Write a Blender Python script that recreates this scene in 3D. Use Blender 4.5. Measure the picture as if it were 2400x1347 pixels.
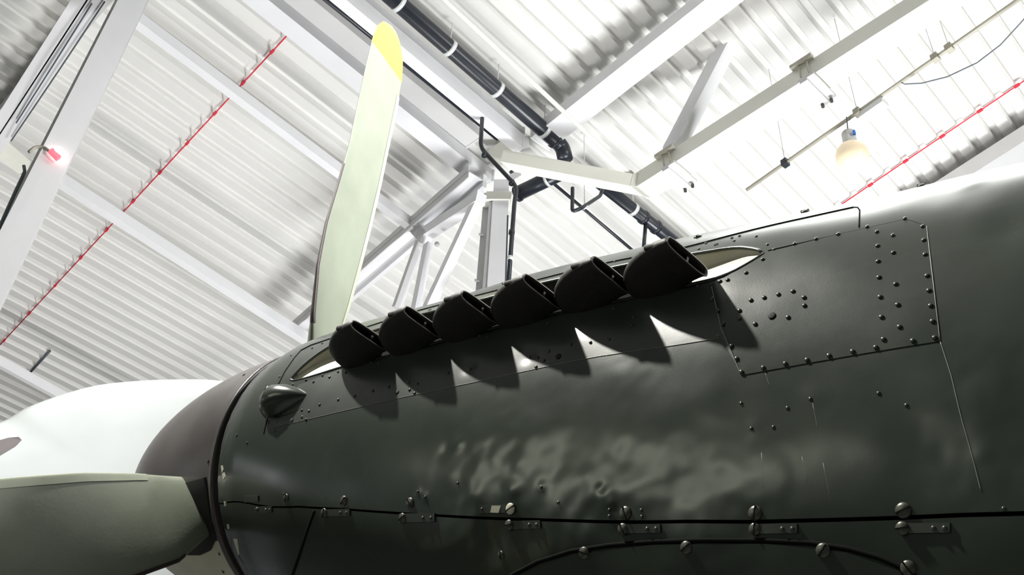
import bpy, bmesh, math, random
import numpy as np
from mathutils import Vector, Matrix, noise
from mathutils.bvhtree import BVHTree

for o in list(bpy.data.objects):
    bpy.data.objects.remove(o)
random.seed(7)
SC = bpy.context.scene
COL = SC.collection

# ------------------------------------------------------------------ camera
F_PX, W_PX, H_PX = 2570.0, 2400.0, 1347.0
EYE = Vector((0, 0, 1.0))
PITCH, ROLL = math.radians(40), math.radians(2.9)
FW = Vector((0, math.cos(PITCH), math.sin(PITCH)))
_u0 = Vector((0, -math.sin(PITCH), math.cos(PITCH)))
RT = Vector((1, 0, 0)) * math.cos(ROLL) + _u0 * math.sin(ROLL)
UP = _u0 * math.cos(ROLL) - Vector((1, 0, 0)) * math.sin(ROLL)
cam = bpy.data.cameras.new('camera')
cam.sensor_fit = 'HORIZONTAL'
cam.sensor_width = 36.0
cam.lens = F_PX / W_PX * 36.0
cam.clip_start, cam.clip_end = 0.05, 200
camo = bpy.data.objects.new('camera', cam)
COL.objects.link(camo)
camo.matrix_world = Matrix(((RT.x, UP.x, -FW.x, EYE.x), (RT.y, UP.y, -FW.y, EYE.y),
                            (RT.z, UP.z, -FW.z, EYE.z), (0, 0, 0, 1)))
SC.camera = camo

# ------------------------------------------------------------------ world, lamps, exposure
SC.view_settings.view_transform = 'Standard'
SC.view_settings.look = 'None'
SC.view_settings.exposure = 0.0
SC.view_settings.gamma = 1.0
SC.view_settings.use_curve_mapping = False
world = bpy.data.worlds.new('hangar_air')
SC.world = world
world.use_nodes = True
world.node_tree.nodes['Background'].inputs[0].default_value = (0.9, 0.95, 1.0, 1)
world.node_tree.nodes['Background'].inputs[1].default_value = 0.17


def lamp(name, kind, loc, energy, size, color=(1, 1, 1), aim=None, spot=None, blend=0.3):
    L = bpy.data.lights.new(name, kind)
    L.energy = energy
    L.color = color
    if kind == 'AREA':
        L.shape = 'DISK'
        L.size = size
    else:
        L.shadow_soft_size = size
    if spot:
        L.spot_size = math.radians(spot)
        L.spot_blend = blend
    o = bpy.data.objects.new(name, L)
    COL.objects.link(o)
    o.location = EYE + Vector(loc)
    if aim is not None:
        o.rotation_euler = (Vector(aim) - Vector(loc)).to_track_quat('-Z', 'Y').to_euler()
    return o


# hangar flood that throws the exhaust shadows down the cowling
lamp('ceiling_flood_lamp', 'SPOT', (-4.0, 0.95, 7.9), 5600, 0.12, (1.0, 0.98, 0.9), aim=(0.1, 2.2, 1.3), spot=44)
# up-lighters that wash the white roof deck
lamp('uplighter_lamp', 'SPOT', (3.4, 7.4, 2.2), 2050, 1.0, (0.98, 0.99, 1.0), aim=(3.2, 7.1, 9.0), spot=170, blend=0.5)
lamp('uplighter_lamp', 'SPOT', (-3.2, 9.5, 0.0), 1500, 1.2, (1.0, 0.99, 0.97), aim=(-2.6, 9.5, 9.0), spot=160, blend=0.5)
# floods from the aft right that reach the propeller and the steelwork
lamp('propeller_spot_lamp', 'SPOT', (7.0, -2.6, 7.4), 21000, 0.4, (1.0, 0.985, 1.0), aim=(-0.22, 2.8, 3.0), spot=15, blend=0.9)
lamp('hangar_flood_lamp', 'SPOT', (9.5, -2.5, 4.6), 2700, 0.5, (1.0, 1.0, 0.98), aim=(-2.0, 6.5, 6.5), spot=120, blend=0.5)
# unseen area lights added to lay sheen on the dark paint
lamp('shoulder_sheen_light', 'AREA', (1.9, 3.5, 7.6), 175, 3.4, (0.98, 1.0, 0.95), aim=(1.2, 2.4, 1.5))
side_l = lamp('side_sheen_light', 'AREA', (-8.2, -1.7, 2.75), 62, 1.0, (0.97, 1.0, 0.78), aim=(0.3, 2.0, 1.2))
side_l.data.shape = 'RECTANGLE'
side_l.data.size, side_l.data.size_y = 4.2, 1.1
lamp('side_sheen_light', 'AREA', (-9.2, 4.0, 2.9), 7, 0.9, (0.95, 0.97, 1.0), aim=(-0.4, 2.4, 1.4))  # smaller one added for streaks of highlight near the nose

# ------------------------------------------------------------------ helpers


def ray(px, py):
    return (RT * ((px - W_PX / 2) / F_PX) + UP * ((H_PX / 2 - py) / F_PX) + FW)


def onz(px, py, h):
    d = ray(px, py)
    return EYE + d * (h / d.z)


def onrange(px, py, rho):
    d = ray(px, py)
    return EYE + d * (rho / math.hypot(d.x, d.y))


def onplane(px, py, p, nrm):
    d = ray(px, py)
    return EYE + d * ((p - EYE).dot(nrm) / d.dot(nrm))


def tag(o, label=None, cat=None, group=None, kind=None):
    if label: o['label'] = label
    if cat: o['category'] = cat
    if group: o['group'] = group
    if kind: o['kind'] = kind
    return o


def empty(name, loc):
    o = bpy.data.objects.new(name, None)
    o.empty_display_size = 0.2
    COL.objects.link(o)
    o.location = loc
    return o


ROOT = {}


def base_of(parent):
    p = parent
    loc = Vector((0, 0, 0))
    while p is not None:
        loc = loc + Vector(p.location)
        p = p.parent
    return loc


def mesh_obj(name, verts, faces, mat, parent=None, smooth=True, origin=None):
    """verts in world space"""
    off = base_of(parent) if parent is not None else Vector((0, 0, 0))
    if parent is None:
        if origin is None:
            origin = Vector((0, 0, 0))
            for v in verts: origin += Vector(v)
            origin /= len(verts)
        off = Vector(origin)
    me = bpy.data.meshes.new(name)
    me.from_pydata([tuple(Vector(v) - off) for v in verts], [], faces)
    me.validate()
    if smooth is True:
        me.polygons.foreach_set('use_smooth', [True] * len(me.polygons))
    me.update()
    me.materials.append(mat)
    o = bpy.data.objects.new(name, me)
    COL.objects.link(o)
    if parent is not None:
        o.parent = parent
    else:
        o.location = off
    return o


def fix_normals(o):
    bm = bmesh.new(); bm.from_mesh(o.data)
    bmesh.ops.recalc_face_normals(bm, faces=bm.faces[:])
    bm.to_mesh(o.data); bm.free()
    return o


def inst(me, name, loc, rot, parent, scale=(1, 1, 1)):
    o = bpy.data.objects.new(name, me)
    COL.objects.link(o)
    o.parent = parent
    o.location = Vector(loc) - base_of(parent)
    o.rotation_euler = rot
    o.scale = scale
    return o


class Geo:
    def __init__(self):
        self.v, self.f = [], []

    def add(self, v, f):
        k = len(self.v)
        self.v += [Vector(p) for p in v]
        self.f += [[i + k for i in q] for q in f]
        return self

    def hexa(self, c):   # 8 corners: bottom 0-3, top 4-7
        return self.add(c, [[0, 3, 2, 1], [4, 5, 6, 7], [0, 1, 5, 4], [1, 2, 6, 5], [2, 3, 7, 6], [3, 0, 4, 7]])

    def bar(self, p0, p1, side, up):
        """box on the edge p0-p1, spanned by vectors side and up"""
        return self.hexa([p0, p1, p1 + side, p0 + side, p0 + up, p1 + up, p1 + side + up, p0 + side + up])

    def cbar(self, p0, p1, w, h, upv=Vector((0, 0, 1))):
        d = (p1 - p0).normalized()
        s = d.cross(upv)
        if s.length < 1e-4: s = d.cross(Vector((1, 0, 0)))
        s.normalize(); t = s.cross(d).normalized()
        return self.bar(p0 - s * w / 2 - t * h / 2, p1 - s * w / 2 - t * h / 2, s * w, t * h)

    def tube(self, pts, r, n=10, caps=True):
        pts = [Vector(p) for p in pts]
        rs = r if isinstance(r, (list, tuple)) else [r] * len(pts)
        rings = []
        ref = None
        for i, p in enumerate(pts):
            d = (pts[min(i + 1, len(pts) - 1)] - pts[max(i - 1, 0)]).normalized()
            if ref is None:
                ref = d.cross(Vector((0.3, 0.2, 0.93)))
                if ref.length < 1e-3: ref = d.cross(Vector((1, 0, 0)))
            ref = (ref - d * ref.dot(d)).normalized()
            b = d.cross(ref)
            rings.append([p + (ref * math.cos(2 * math.pi * k / n) + b * math.sin(2 * math.pi * k / n)) * rs[i] for k in range(n)])
        v = [q for rg in rings for q in rg]
        f = []
        for i in range(len(rings) - 1):
            for k in range(n):
                f.append([i * n + k, i * n + (k + 1) % n, (i + 1) * n + (k + 1) % n, (i + 1) * n + k])
        if caps:
            f.append(list(range(n))[::-1]); f.append([(len(rings) - 1) * n + k for k in range(n)])
        return self.add(v, f)

    def ball(self, c, r, nu=16, nv=10):
        v, f = [], []
        for j in range(nv + 1):
            a = math.pi * j / nv
            for k in range(nu):
                b = 2 * math.pi * k / nu
                v.append(c + Vector((math.sin(a) * math.cos(b), math.sin(a) * math.sin(b), math.cos(a))) * r)
        for j in range(nv):
            for k in range(nu):
                f.append([j * nu + k, (j + 1) * nu + k, (j + 1) * nu + (k + 1) % nu, j * nu + (k + 1) % nu])
        return self.add(v, f)

    def build(self, name, mat, parent=None, smooth=False, origin=None):
        o = mesh_obj(name, self.v, self.f, mat, parent, smooth, origin)
        fix_normals(o)
        return o


def bend(pts, r=0.06, n=5):
    """round the corners of a polyline"""
    pts = [Vector(p) for p in pts]
    out = [pts[0]]
    for i in range(1, len(pts) - 1):
        a, b, c = pts[i - 1], pts[i], pts[i + 1]
        k = min(r, (a - b).length * .45, (c - b).length * .45)
        p, q = b + (a - b).normalized() * k, b + (c - b).normalized() * k
        for j in range(n + 1):
            t = j / n
            out.append(p * (1 - t) ** 2 + b * 2 * t * (1 - t) + q * t * t)
    out.append(pts[-1])
    return out


# ------------------------------------------------------------------ materials


def mat(name, col, rough=0.5, metal=0.0, spec=0.5, var=0.0, vscale=8.0, bump=0.0, bscale=60.0, rvar=0.0, coat=0.0, emit=None, col2=None, streak=None):
    m = bpy.data.materials.new(name)
    m.use_nodes = True
    nt = m.node_tree
    b = nt.nodes['Principled BSDF']
    b.inputs['Base Color'].default_value = (*col, 1)
    b.inputs['Roughness'].default_value = rough
    b.inputs['Metallic'].default_value = metal
    b.inputs['Specular IOR Level'].default_value = spec
    b.inputs['Coat Weight'].default_value = coat
    b.inputs['Coat Roughness'].default_value = 0.18
    if emit:
        b.inputs['Emission Color'].default_value = (*emit[0], 1)
        b.inputs['Emission Strength'].default_value = emit[1]
    tc = nt.nodes.new('ShaderNodeTexCoord')
    if var or rvar:
        nz = nt.nodes.new('ShaderNodeTexNoise')
        nz.inputs['Scale'].default_value = vscale
        nz.inputs['Detail'].default_value = 6
        nz.inputs['Roughness'].default_value = 0.6
        src = tc.outputs['Object']
        if streak:
            mp = nt.nodes.new('ShaderNodeMapping')
            mp.inputs['Scale'].default_value = streak
            nt.links.new(src, mp.inputs['Vector']); src = mp.outputs['Vector']
        nt.links.new(src, nz.inputs['Vector'])
        if var:
            rp = nt.nodes.new('ShaderNodeValToRGB')
            c2 = col2 or tuple(c * (1 - var) for c in col)
            c1 = col if col2 else tuple(min(1, c * (1 + var)) for c in col)
            rp.color_ramp.elements[0].position = 0.32; rp.color_ramp.elements[0].color = (*c2, 1)
            rp.color_ramp.elements[1].position = 0.68; rp.color_ramp.elements[1].color = (*c1, 1)
            nt.links.new(nz.outputs['Fac'], rp.inputs['Fac'])
            nt.links.new(rp.outputs['Color'], b.inputs['Base Color'])
        if rvar:
            mr = nt.nodes.new('ShaderNodeMapRange')
            mr.inputs['From Min'].default_value = 0.3; mr.inputs['From Max'].default_value = 0.7
            mr.inputs['To Min'].default_value = max(0.02, rough - rvar); mr.inputs['To Max'].default_value = rough + rvar
            nt.links.new(nz.outputs['Fac'], mr.inputs['Value'])
            nt.links.new(mr.outputs['Result'], b.inputs['Roughness'])
    if bump:
        n2 = nt.nodes.new('ShaderNodeTexNoise')
        n2.inputs['Scale'].default_value = bscale
        n2.inputs['Detail'].default_value = 4
        nt.links.new(tc.outputs['Object'], n2.inputs['Vector'])
        bp = nt.nodes.new('ShaderNodeBump')
        bp.inputs['Strength'].default_value = bump
        bp.inputs['Distance'].default_value = 0.01
        nt.links.new(n2.outputs['Fac'], bp.inputs['Height'])
        nt.links.new(bp.outputs['Normal'], b.inputs['Normal'])
    return m


M_PAINT = mat('dark_green_paint', (0.023, 0.031, 0.024), 0.25, var=0.10, vscale=7, rvar=0.02, bump=0.012, bscale=300, coat=0.15)
M_PAINT2 = mat('dark_grey_paint', (0.030, 0.036, 0.031), 0.34, var=0.10, vscale=9, rvar=0.02, bump=0.012, bscale=300, coat=0.2)
M_SPIN = mat('spinner_paint', (0.062, 0.056, 0.055), 0.36, var=0.15, vscale=6, rvar=0.06)
M_CREAM = mat('cream_primer_and_sheen', (0.48, 0.465, 0.37), 0.42, var=0.10, vscale=9)
M_BLADE = mat('blade_grey_green', (0.19, 0.212, 0.16), 0.48, var=0.10, vscale=5, bump=0.03, bscale=120)
M_BOOT = mat('blade_edge_boot', (0.30, 0.33, 0.25), 0.5, var=0.08, vscale=8)
M_EDGESH = mat('shaded_edge_brown', (0.045, 0.034, 0.032), 0.5)
M_EDGE = mat('worn_panel_edge', (0.16, 0.17, 0.145), 0.4)
M_RIM = mat('scuffed_rim', (0.13, 0.12, 0.11), 0.4, metal=0.5)
M_YEL = mat('yellow_tip_paint', (0.74, 0.50, 0.04), 0.45, var=0.05, vscale=10)
M_EXH = mat('burnt_exhaust_steel', (0.020, 0.018, 0.017), 0.55, metal=0.35, var=0.35, vscale=14, bump=0.12, bscale=110)
M_BLACK = mat('matte_black', (0.006, 0.006, 0.006), 0.8)
M_GAP = mat('gap_black', (0.005, 0.006, 0.005), 0.9, spec=0.08)
M_SCREW = mat('worn_steel_screw', (0.065, 0.066, 0.054), 0.35, metal=0.4, var=0.3, vscale=120)
M_RIVET = mat('painted_rivet', (0.055, 0.06, 0.05), 0.25, metal=0.3)
M_DECK = mat('white_roof_deck', (0.80, 0.795, 0.77), 0.45, var=0.035, vscale=0.9)
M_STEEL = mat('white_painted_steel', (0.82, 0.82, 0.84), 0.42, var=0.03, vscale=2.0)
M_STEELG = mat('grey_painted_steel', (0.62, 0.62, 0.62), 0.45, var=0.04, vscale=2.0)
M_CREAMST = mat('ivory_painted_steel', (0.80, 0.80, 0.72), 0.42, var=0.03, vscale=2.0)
M_PIPE = mat('black_plastic_pipe', (0.018, 0.022, 0.030), 0.35, var=0.15, vscale=6)
M_STRAP = mat('zinc_strap', (0.75, 0.78, 0.78), 0.35, metal=0.2)
M_RED = mat('red_cable', (0.75, 0.03, 0.06), 0.5)
M_WIRE = mat('dark_wire', (0.10, 0.12, 0.14), 0.5)
M_ROD = mat('aged_conduit', (0.42, 0.40, 0.33), 0.4, var=0.1, vscale=3)
M_BLUE = mat('blue_tag', (0.03, 0.18, 0.75), 0.4)
M_GLOBE = mat('opal_globe', (0.80, 0.66, 0.46), 0.25, emit=((1.0, 0.84, 0.62), 0.25))
M_SOCK = mat('lamp_socket', (0.66, 0.66, 0.66), 0.5)
M_REDGL = mat('red_indicator', (0.8, 0.08, 0.1), 0.4, emit=((1.0, 0.15, 0.2), 1.2))
M_BULB = mat('lit_bulb', (1, 0.95, 0.9), 0.3, emit=((1.0, 0.93, 0.9), 6.0))
M_WING = mat('pale_wing_paint', (0.50, 0.525, 0.505), 0.4, var=0.03, vscale=3)
M_WINGSH = mat('wing_shadow_tone', (0.17, 0.155, 0.15), 0.5)
M_FLOOR = mat('hangar_floor', (0.10, 0.10, 0.095), 0.55, var=0.15, vscale=1.2)

# ------------------------------------------------------------------ aircraft frame
HUB = EYE + Vector((-.478, 2.616, 1.479))
_az, _el = math.radians(-52.833), math.radians(11.996)
NOSE = Vector((math.sin(_az) * math.cos(_el), math.cos(_az) * math.cos(_el), math.sin(_el)))
AUP = (Vector((0, 0, 1)) - NOSE * NOSE.z).normalized()
STB = NOSE.cross(AUP)
PORT = -STB


def air(s, q, z):
    return HUB - NOSE * s + PORT * q + AUP * z


def to_air(P):
    d = P - HUB
    return -d.dot(NOSE), d.dot(PORT), d.dot(AUP)


# columns: s, half width, top, bottom, centre height, upper exponent
TAB = np.array([(0.0, .355, .357, -.357, 0, 2), (.1, .38, .378, -.385, -.01, 2.05), (.3, .396, .396, -.46, -.05, 2.15),
                (.5, .402, .40, -.52, -.07, 2.2), (.8, .415, .419, -.60, -.09, 2.2), (1.1, .42, .425, -.67, -.1, 2.2),
                (1.35, .42, .419, -.72, -.1, 2.2), (1.7, .415, .411, -.76, -.1, 2.2), (2.2, .42, .412, -.8, -.1, 2.2),
                (3.0, .43, .45, -.82, -.1, 2.2), (4.2, .40, .62, -.76, -.06, 2.1), (6.0, .27, .42, -.5, 0, 2.0), (8.0, .10, .25, -.2, .05, 2.0)])


def _pchip(x, xs, ys):
    x = np.asarray(x, float)
    h = np.diff(xs); dl = np.diff(ys) / h
    m = np.zeros_like(ys)
    m[1:-1] = np.where(dl[:-1] * dl[1:] > 0, 2 * dl[:-1] * dl[1:] / (dl[:-1] + dl[1:] + 1e-12), 0)
    m[0], m[-1] = dl[0], dl[-1]
    i = np.clip(np.searchsorted(xs, x) - 1, 0, len(xs) - 2)
    t = (x - xs[i]) / h[i]
    return ((2 * t**3 - 3 * t**2 + 1) * ys[i] + (t**3 - 2 * t**2 + t) * h[i] * m[i]
            + (-2 * t**3 + 3 * t**2) * ys[i + 1] + (t**3 - t**2) * h[i] * m[i + 1])


def sec(s):
    return [float(_pchip(s, TAB[:, 0], TAB[:, k])) for k in range(1, 6)]


NPH, NPN, NPP, NPU = [np.array(v) for v in (HUB, NOSE, PORT, AUP)]


def skin_np(S, T):
    """S, T arrays (same shape, T radians) -> world points"""
    w, zt, zb, z0, eu = [_pchip(S, TAB[:, 0], TAB[:, k]) for k in range(1, 6)]
    c, si = np.cos(T), np.sin(T)
    e = 2 + (eu - 2) * np.clip(si * 4, 0, 1)
    q = w * np.sign(c) * np.abs(c) ** (2 / e)
    z = z0 + np.where(si > 0, zt - z0, z0 - zb) * np.sign(si) * np.abs(si) ** (2 / e)
    return NPH - S[..., None] * NPN + q[..., None] * NPP + z[..., None] * NPU


def skin_nrm(S, T):
    e = 2e-3
    a = skin_np(S + e, T) - skin_np(S - e, T)
    b = skin_np(S, T + e) - skin_np(S, T - e)
    nn = np.cross(a, b)
    nn /= np.linalg.norm(nn, axis=-1, keepdims=True) + 1e-12
    ctr = NPH - S[..., None] * NPN - 0.1 * NPU
    sg = np.sign(((skin_np(S, T) - ctr) * nn).sum(-1, keepdims=True))
    return nn * sg


# base skin for placing details
_bs = np.linspace(0.0, 3.2, 321)
_bt = np.radians(np.linspace(-110, 200, 311))
_SS, _TT = np.meshgrid(_bs, _bt, indexing='ij')
_bp = skin_np(_SS, _TT)
_idx = np.arange(_SS.size).reshape(_SS.shape)
_bf = np.stack([_idx[:-1, :-1], _idx[1:, :-1], _idx[1:, 1:], _idx[:-1, 1:]], -1).reshape(-1, 4)
BVH = BVHTree.FromPolygons([tuple(p) for p in _bp.reshape(-1, 3)], [tuple(map(int, q)) for q in _bf])


def st_of(P):
    s, q, z = to_air(P)
    w, zt, zb, z0, eu = sec(max(s, 0))
    h = (zt - z0) if z > z0 else (z0 - zb)
    t = 0.2
    for _ in range(3):
        e = 2 + (eu - 2) * min(1, max(0, math.sin(t) * 4))
        c = math.copysign((abs(q) / w) ** (e / 2), q)
        si = math.copysign((abs(z - z0) / h) ** (e / 2), z - z0)
        t = math.atan2(si, c)
    return s, t


def hit(px, py):
    """point and outward normal of the cowling under a place in the picture"""
    d = ray(px, py).normalized()
    r = BVH.ray_cast(EYE, d)
    if r[0] is None:
        # just over the shoulder: take the nearest skin point to the ray
        best = None
        for k in range(60):
            P = EYE + d * (2.0 + k * .03)
            q = BVH.find_nearest(P)
            if best is None or q[3] < best[3]: best = q
        r = best
    P = Vector(r[0]); nn = Vector(r[1])
    if nn.dot(P - air(to_air(P)[0], 0, -.1)) < 0: nn = -nn
    return P, nn


def hit_st(px, py):
    return st_of(hit(px, py)[0])


def curve_st(pts):
    L = sorted(hit_st(*p) for p in pts)
    a = np.array(L)
    keep = [0]
    for i in range(1, len(a)):
        if a[i, 0] - a[keep[-1], 0] > 1e-3: keep.append(i)
    a = a[keep]
    return lambda s: np.interp(s, a[:, 0], a[:, 1])


# ------------------------------------------------------------------ hangar shell
H_D = 9.0
D1 = Vector((math.sin(math.radians(44)), math.cos(math.radians(44)), 0))
D2 = Vector((math.sin(math.radians(-41.5)), math.cos(math.radians(-41.5)), 0))


def corrugated(name, c, l1, l2, pitch, m):
    # profile across D2: broad lower flange, sloped webs, narrow crown
    prof = [(0, 0), (.50, 0), (.62, .062), (.88, .062)]
    v, f = [], []
    nr = int(l2 / pitch)
    seg = 6
    for i in range(nr + 1):
        for a, hgt in prof:
            for k in range(seg + 1):
                v.append(c + D2 * (i * pitch + a * pitch - l2 / 2) + D1 * (l1 * (k / seg - .5)) + Vector((0, 0, hgt)))
    rows = (nr + 1) * 4
    for i in range(rows - 1):
        for k in range(seg):
            a = i * (seg + 1) + k
            f.append([a, a + seg + 1, a + seg + 2, a + 1])
    return mesh_obj(name, v, f, m, smooth=False)


deck = corrugated('ceiling', EYE + Vector((0, 8, H_D)), 64, 60, 0.23, M_DECK)
tag(deck, 'white corrugated steel roof deck above the aircraft', 'ceiling', kind='structure')
floor = Geo().hexa([Vector(p) for p in [(-40, -26, -.2), (40, -26, -.2), (40, 44, -.2), (-40, 44, -.2), (-40, -26, 0), (40, -26, 0), (40, 44, 0), (-40, 44, 0)]]).build('floor', M_FLOOR)
tag(floor, 'dark concrete hangar floor', 'floor', kind='structure')

BUILD_HANGAR = True


def perp_away(d, at):
    s = Vector((d.y, -d.x, 0)).normalized()
    if s.dot(Vector((at.x - EYE.x, at.y - EYE.y, 0))) < 0: s = -s
    return s


def beam_ends(a, b, h, e0=0.0, e1=0.0, hb=None):
    P, Q = onz(*a, h), onz(*b, h if hb is None else hb)
    d = (Q - P).normalized()
    return P - d * e0, Q + d * e1


def roof_beam(name, a, b, h, w, ht, m, label, cat, e0=0, e1=0, flange=0.0, hb=None, group=None):
    """steel section whose near lower edge runs over the two picture points"""
    P, Q = beam_ends(a, b, h, e0, e1, hb)
    s = perp_away(Q - P, (P + Q) / 2)
    z = Vector((0, 0, 1))
    E_ = empty(name, (P + Q) / 2 + s * w / 2)
    if flange:
        t = 0.012
        Geo().bar(P, Q, s * w, z * t).build('bottom_flange', m, E_)
        Geo().bar(P + s * (w / 2 - t / 2) + z * t, Q + s * (w / 2 - t / 2) + z * t, s * t, z * (ht - 2 * t)).build('web', m, E_)
        Geo().bar(P + z * (ht - t), Q + z * (ht - t), s * w, z * t).build('top_flange', m, E_)
    else:
        g = Geo().bar(P, Q, s * w, z * ht).build('box_section', m, E_)
        for X in (P, Q):
            d = (Q - P).normalized()
            Geo().bar(X - d * .012 - s * .006 - z * .006, X + d * .012 - s * .006 - z * .006, s * (w + .012), z * (ht + .012)).build('end_plate', m, E_)
    tag(E_, label, cat, group)
    return E_


def hangar():
    Z = Vector((0, 0, 1))
    G1 = 'purlins under the roof deck'
    roof_beam('roof_purlin', (629, 0), (1155, 424), 8.70, .20, .17, M_STEEL, 'wide white steel purlin running behind the propeller tip to the column head', 'beam', e0=3, group=G1)
    roof_beam('roof_purlin', (322, 48), (985, 545), 8.30, .09, .13, M_STEEL, 'slim white purlin ending at the truss joint right of the upright blade', 'beam', group=G1)
    roof_beam('roof_purlin', (142, 427), (722, 800), 7.90, .10, .13, M_STEEL, 'white purlin from the tall column down to the cowling nose', 'beam', e1=2, group=G1)
    roof_beam('roof_purlin', (0, 856), (133, 929), 7.9, .07, .13, M_STEEL, 'short run of white purlin at the far left above the pale wing', 'beam', e0=2, e1=3, group=G1)
    roof_beam('roof_purlin', (0, 346), (66, 402), 7.9, .12, .13, M_CREAMST, 'ivory beam stub entering at the left edge beside the red lamp', 'beam', e0=2, group=G1)
    roof_beam('gutter_beam', (812, 0), (1226, 345), 8.35, .12, .30, M_STEEL, 'deep white box beam directly under the black drain pipe', 'beam', e0=3)
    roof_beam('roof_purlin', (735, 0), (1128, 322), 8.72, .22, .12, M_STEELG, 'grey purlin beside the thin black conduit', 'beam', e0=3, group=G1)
    # cross beams, upper chords
    roof_beam('cross_beam', (1245, 322), (1652, 0), 8.55, .26, .16, M_STEEL, 'white cross beam rising from the column head to the top edge', 'beam', e1=3)
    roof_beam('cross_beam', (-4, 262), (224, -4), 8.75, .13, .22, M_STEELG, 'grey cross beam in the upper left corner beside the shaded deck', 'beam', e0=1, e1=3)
    roof_beam('cross_beam', (2272, 412), (2420, 318), 8.55, .75, .2, M_STEELG, 'grey beam at the deck end just above the cowling on the right', 'beam', e1=2, e0=1.5)
    # --- tall column on the left
    rho = 6.35
    A, B = onrange(346, 0, rho), onrange(276, 0, rho)
    C_, D_ = onrange(-62, 850, rho), onrange(-158, 850, rho)
    ext = .6
    A2, B2 = A + (A - C_).normalized() * ext, B + (B - D_).normalized() * ext
    back = Vector((A.x - EYE.x, A.y - EYE.y, 0)).normalized()
    E_ = empty('steel_column', (C_ + D_) / 2)
    tag(E_, 'broad white steel column crossing the upper left', 'column')
    lft = (B2 - A2).normalized()
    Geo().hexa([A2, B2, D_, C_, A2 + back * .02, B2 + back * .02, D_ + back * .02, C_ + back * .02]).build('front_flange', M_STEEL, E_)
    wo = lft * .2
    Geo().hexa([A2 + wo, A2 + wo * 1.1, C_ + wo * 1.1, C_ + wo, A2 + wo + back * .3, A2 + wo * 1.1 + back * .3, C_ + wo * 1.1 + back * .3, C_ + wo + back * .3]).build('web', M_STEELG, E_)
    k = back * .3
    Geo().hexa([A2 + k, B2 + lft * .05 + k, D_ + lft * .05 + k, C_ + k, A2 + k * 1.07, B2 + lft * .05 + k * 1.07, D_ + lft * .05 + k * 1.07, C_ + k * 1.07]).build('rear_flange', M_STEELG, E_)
    # lavender bottom chord beyond the column with cables
    P, Q = onz(250, -10, 7.6), onz(-60, 455, 7.6)
    d = (Q - P).normalized(); s = perp_away(d, P)
    E_ = empty('truss_chord', (P + Q) / 2)
    tag(E_, 'pale lavender truss chord with cables left of the broad column', 'beam')
    Geo().bar(P - d * 2, Q + d * 2, -s * .21, Z * .02).build('bottom_flange', M_STEEL, E_)
    Geo().bar(P - d * 2 - s * .10, Q + d * 2 - s * .10, -s * .012, Z * .2).build('web', M_STEEL, E_)
    for k_, ((x0, y0), (x1, y1)) in enumerate([((245, 4), (26, 330)), ((215, 8), (38, 288))]):
        p, q = onz(x0, y0, 7.56), onz(x1, y1, 7.56)
        pts = [p + (q - p) * t + Z * (-.03 * math.sin(math.pi * t)) for t in np.linspace(0, 1, 12)]
        w_ = Geo().tube(pts, .007, 6).build('cable', M_WIRE)
        tag(w_, ['thin grey cable lying along the lavender chord, the longer one', 'thin grey cable along the lavender chord ending in a small clip'][k_], 'cable', 'cables on the lavender chord')
    # red indicator lamp on the column
    c = onrange(128, 360, rho - .05)
    E_ = empty('warning_lamp', c)
    tag(E_, 'small glowing red warning lamp on the broad white column', 'lamp')
    Geo().cbar(onrange(118, 352, rho - .05), onrange(138, 372, rho - .05), .035, .035).build('housing', M_REDGL, E_)
    Geo().ball(onrange(137, 352, rho - .06), .03, 12, 8).build('bulb', M_BULB, E_, smooth=True)
    Geo().tube(bend([onrange(68, 356, rho), onrange(84, 343, rho), onrange(104, 345, rho), onrange(118, 356, rho - .04)], .1), .012, 8).build('lead', M_ROD, E_, smooth=True)
    # hanging cable below
    pts = [onrange(x, y, rho + .1) for x, y in [(56, 388), (58, 402), (50, 420), (38, 445), (20, 485), (0, 530), (-20, 580)]]
    tag(Geo().tube(pts, .012, 8).build('cable', M_WIRE, smooth=True), 'dark cable dangling along the left edge of the broad column', 'cable')

    # --- column head in the middle
    rc = 8.35
    E_ = empty('steel_column', onrange(1160, 700, rc))
    tag(E_, 'pale steel column standing behind the cowling below the pipe joint', 'column')
    up_pts = lambda x, y, r=rc: onrange(x, y, r)
    def strip(x0, x1, xb0, xb1, y0, y1, r, th, nm, m):
        a, b, c2, d2 = up_pts(x0, y0, r), up_pts(x1, y0, r), up_pts(xb1, y1, r), up_pts(xb0, y1, r)
        bk = Vector((a.x - EYE.x, a.y - EYE.y, 0)).normalized() * th
        Geo().hexa([a, b, c2, d2, a + bk, b + bk, c2 + bk, d2 + bk]).build(nm, m, E_)
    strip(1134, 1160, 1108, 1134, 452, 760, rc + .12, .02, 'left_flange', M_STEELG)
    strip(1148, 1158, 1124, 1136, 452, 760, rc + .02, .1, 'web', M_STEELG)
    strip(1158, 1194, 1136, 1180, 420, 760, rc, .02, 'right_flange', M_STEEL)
    strip(1140, 1200, 1136, 1196, 448, 466, rc - .02, .14, 'head_plate', M_CREAMST)
    for y in (549, 657):
        p = up_pts(1122 if y == 549 else 1112, y, rc + .1)
        Geo().cbar(p, p + RT * .05, .02, .02).build('bracket', M_STEELG, E_)
    # junction gusset plates behind the small pipe
    E2 = empty('gusset_plate', onrange(1180, 390, 8.3))
    tag(E2, 'cluster of pale gusset plates where beams meet above the middle column', 'bracket')
    Geo().hexa([onrange(x, y, 8.2) for x, y in [(1142, 352), (1192, 318), (1214, 352), (1168, 394)]] + [onrange(x, y, 8.28) for x, y in [(1142, 352), (1192, 318), (1214, 352), (1168, 394)]]).build('plate', M_CREAMST, E2)
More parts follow.
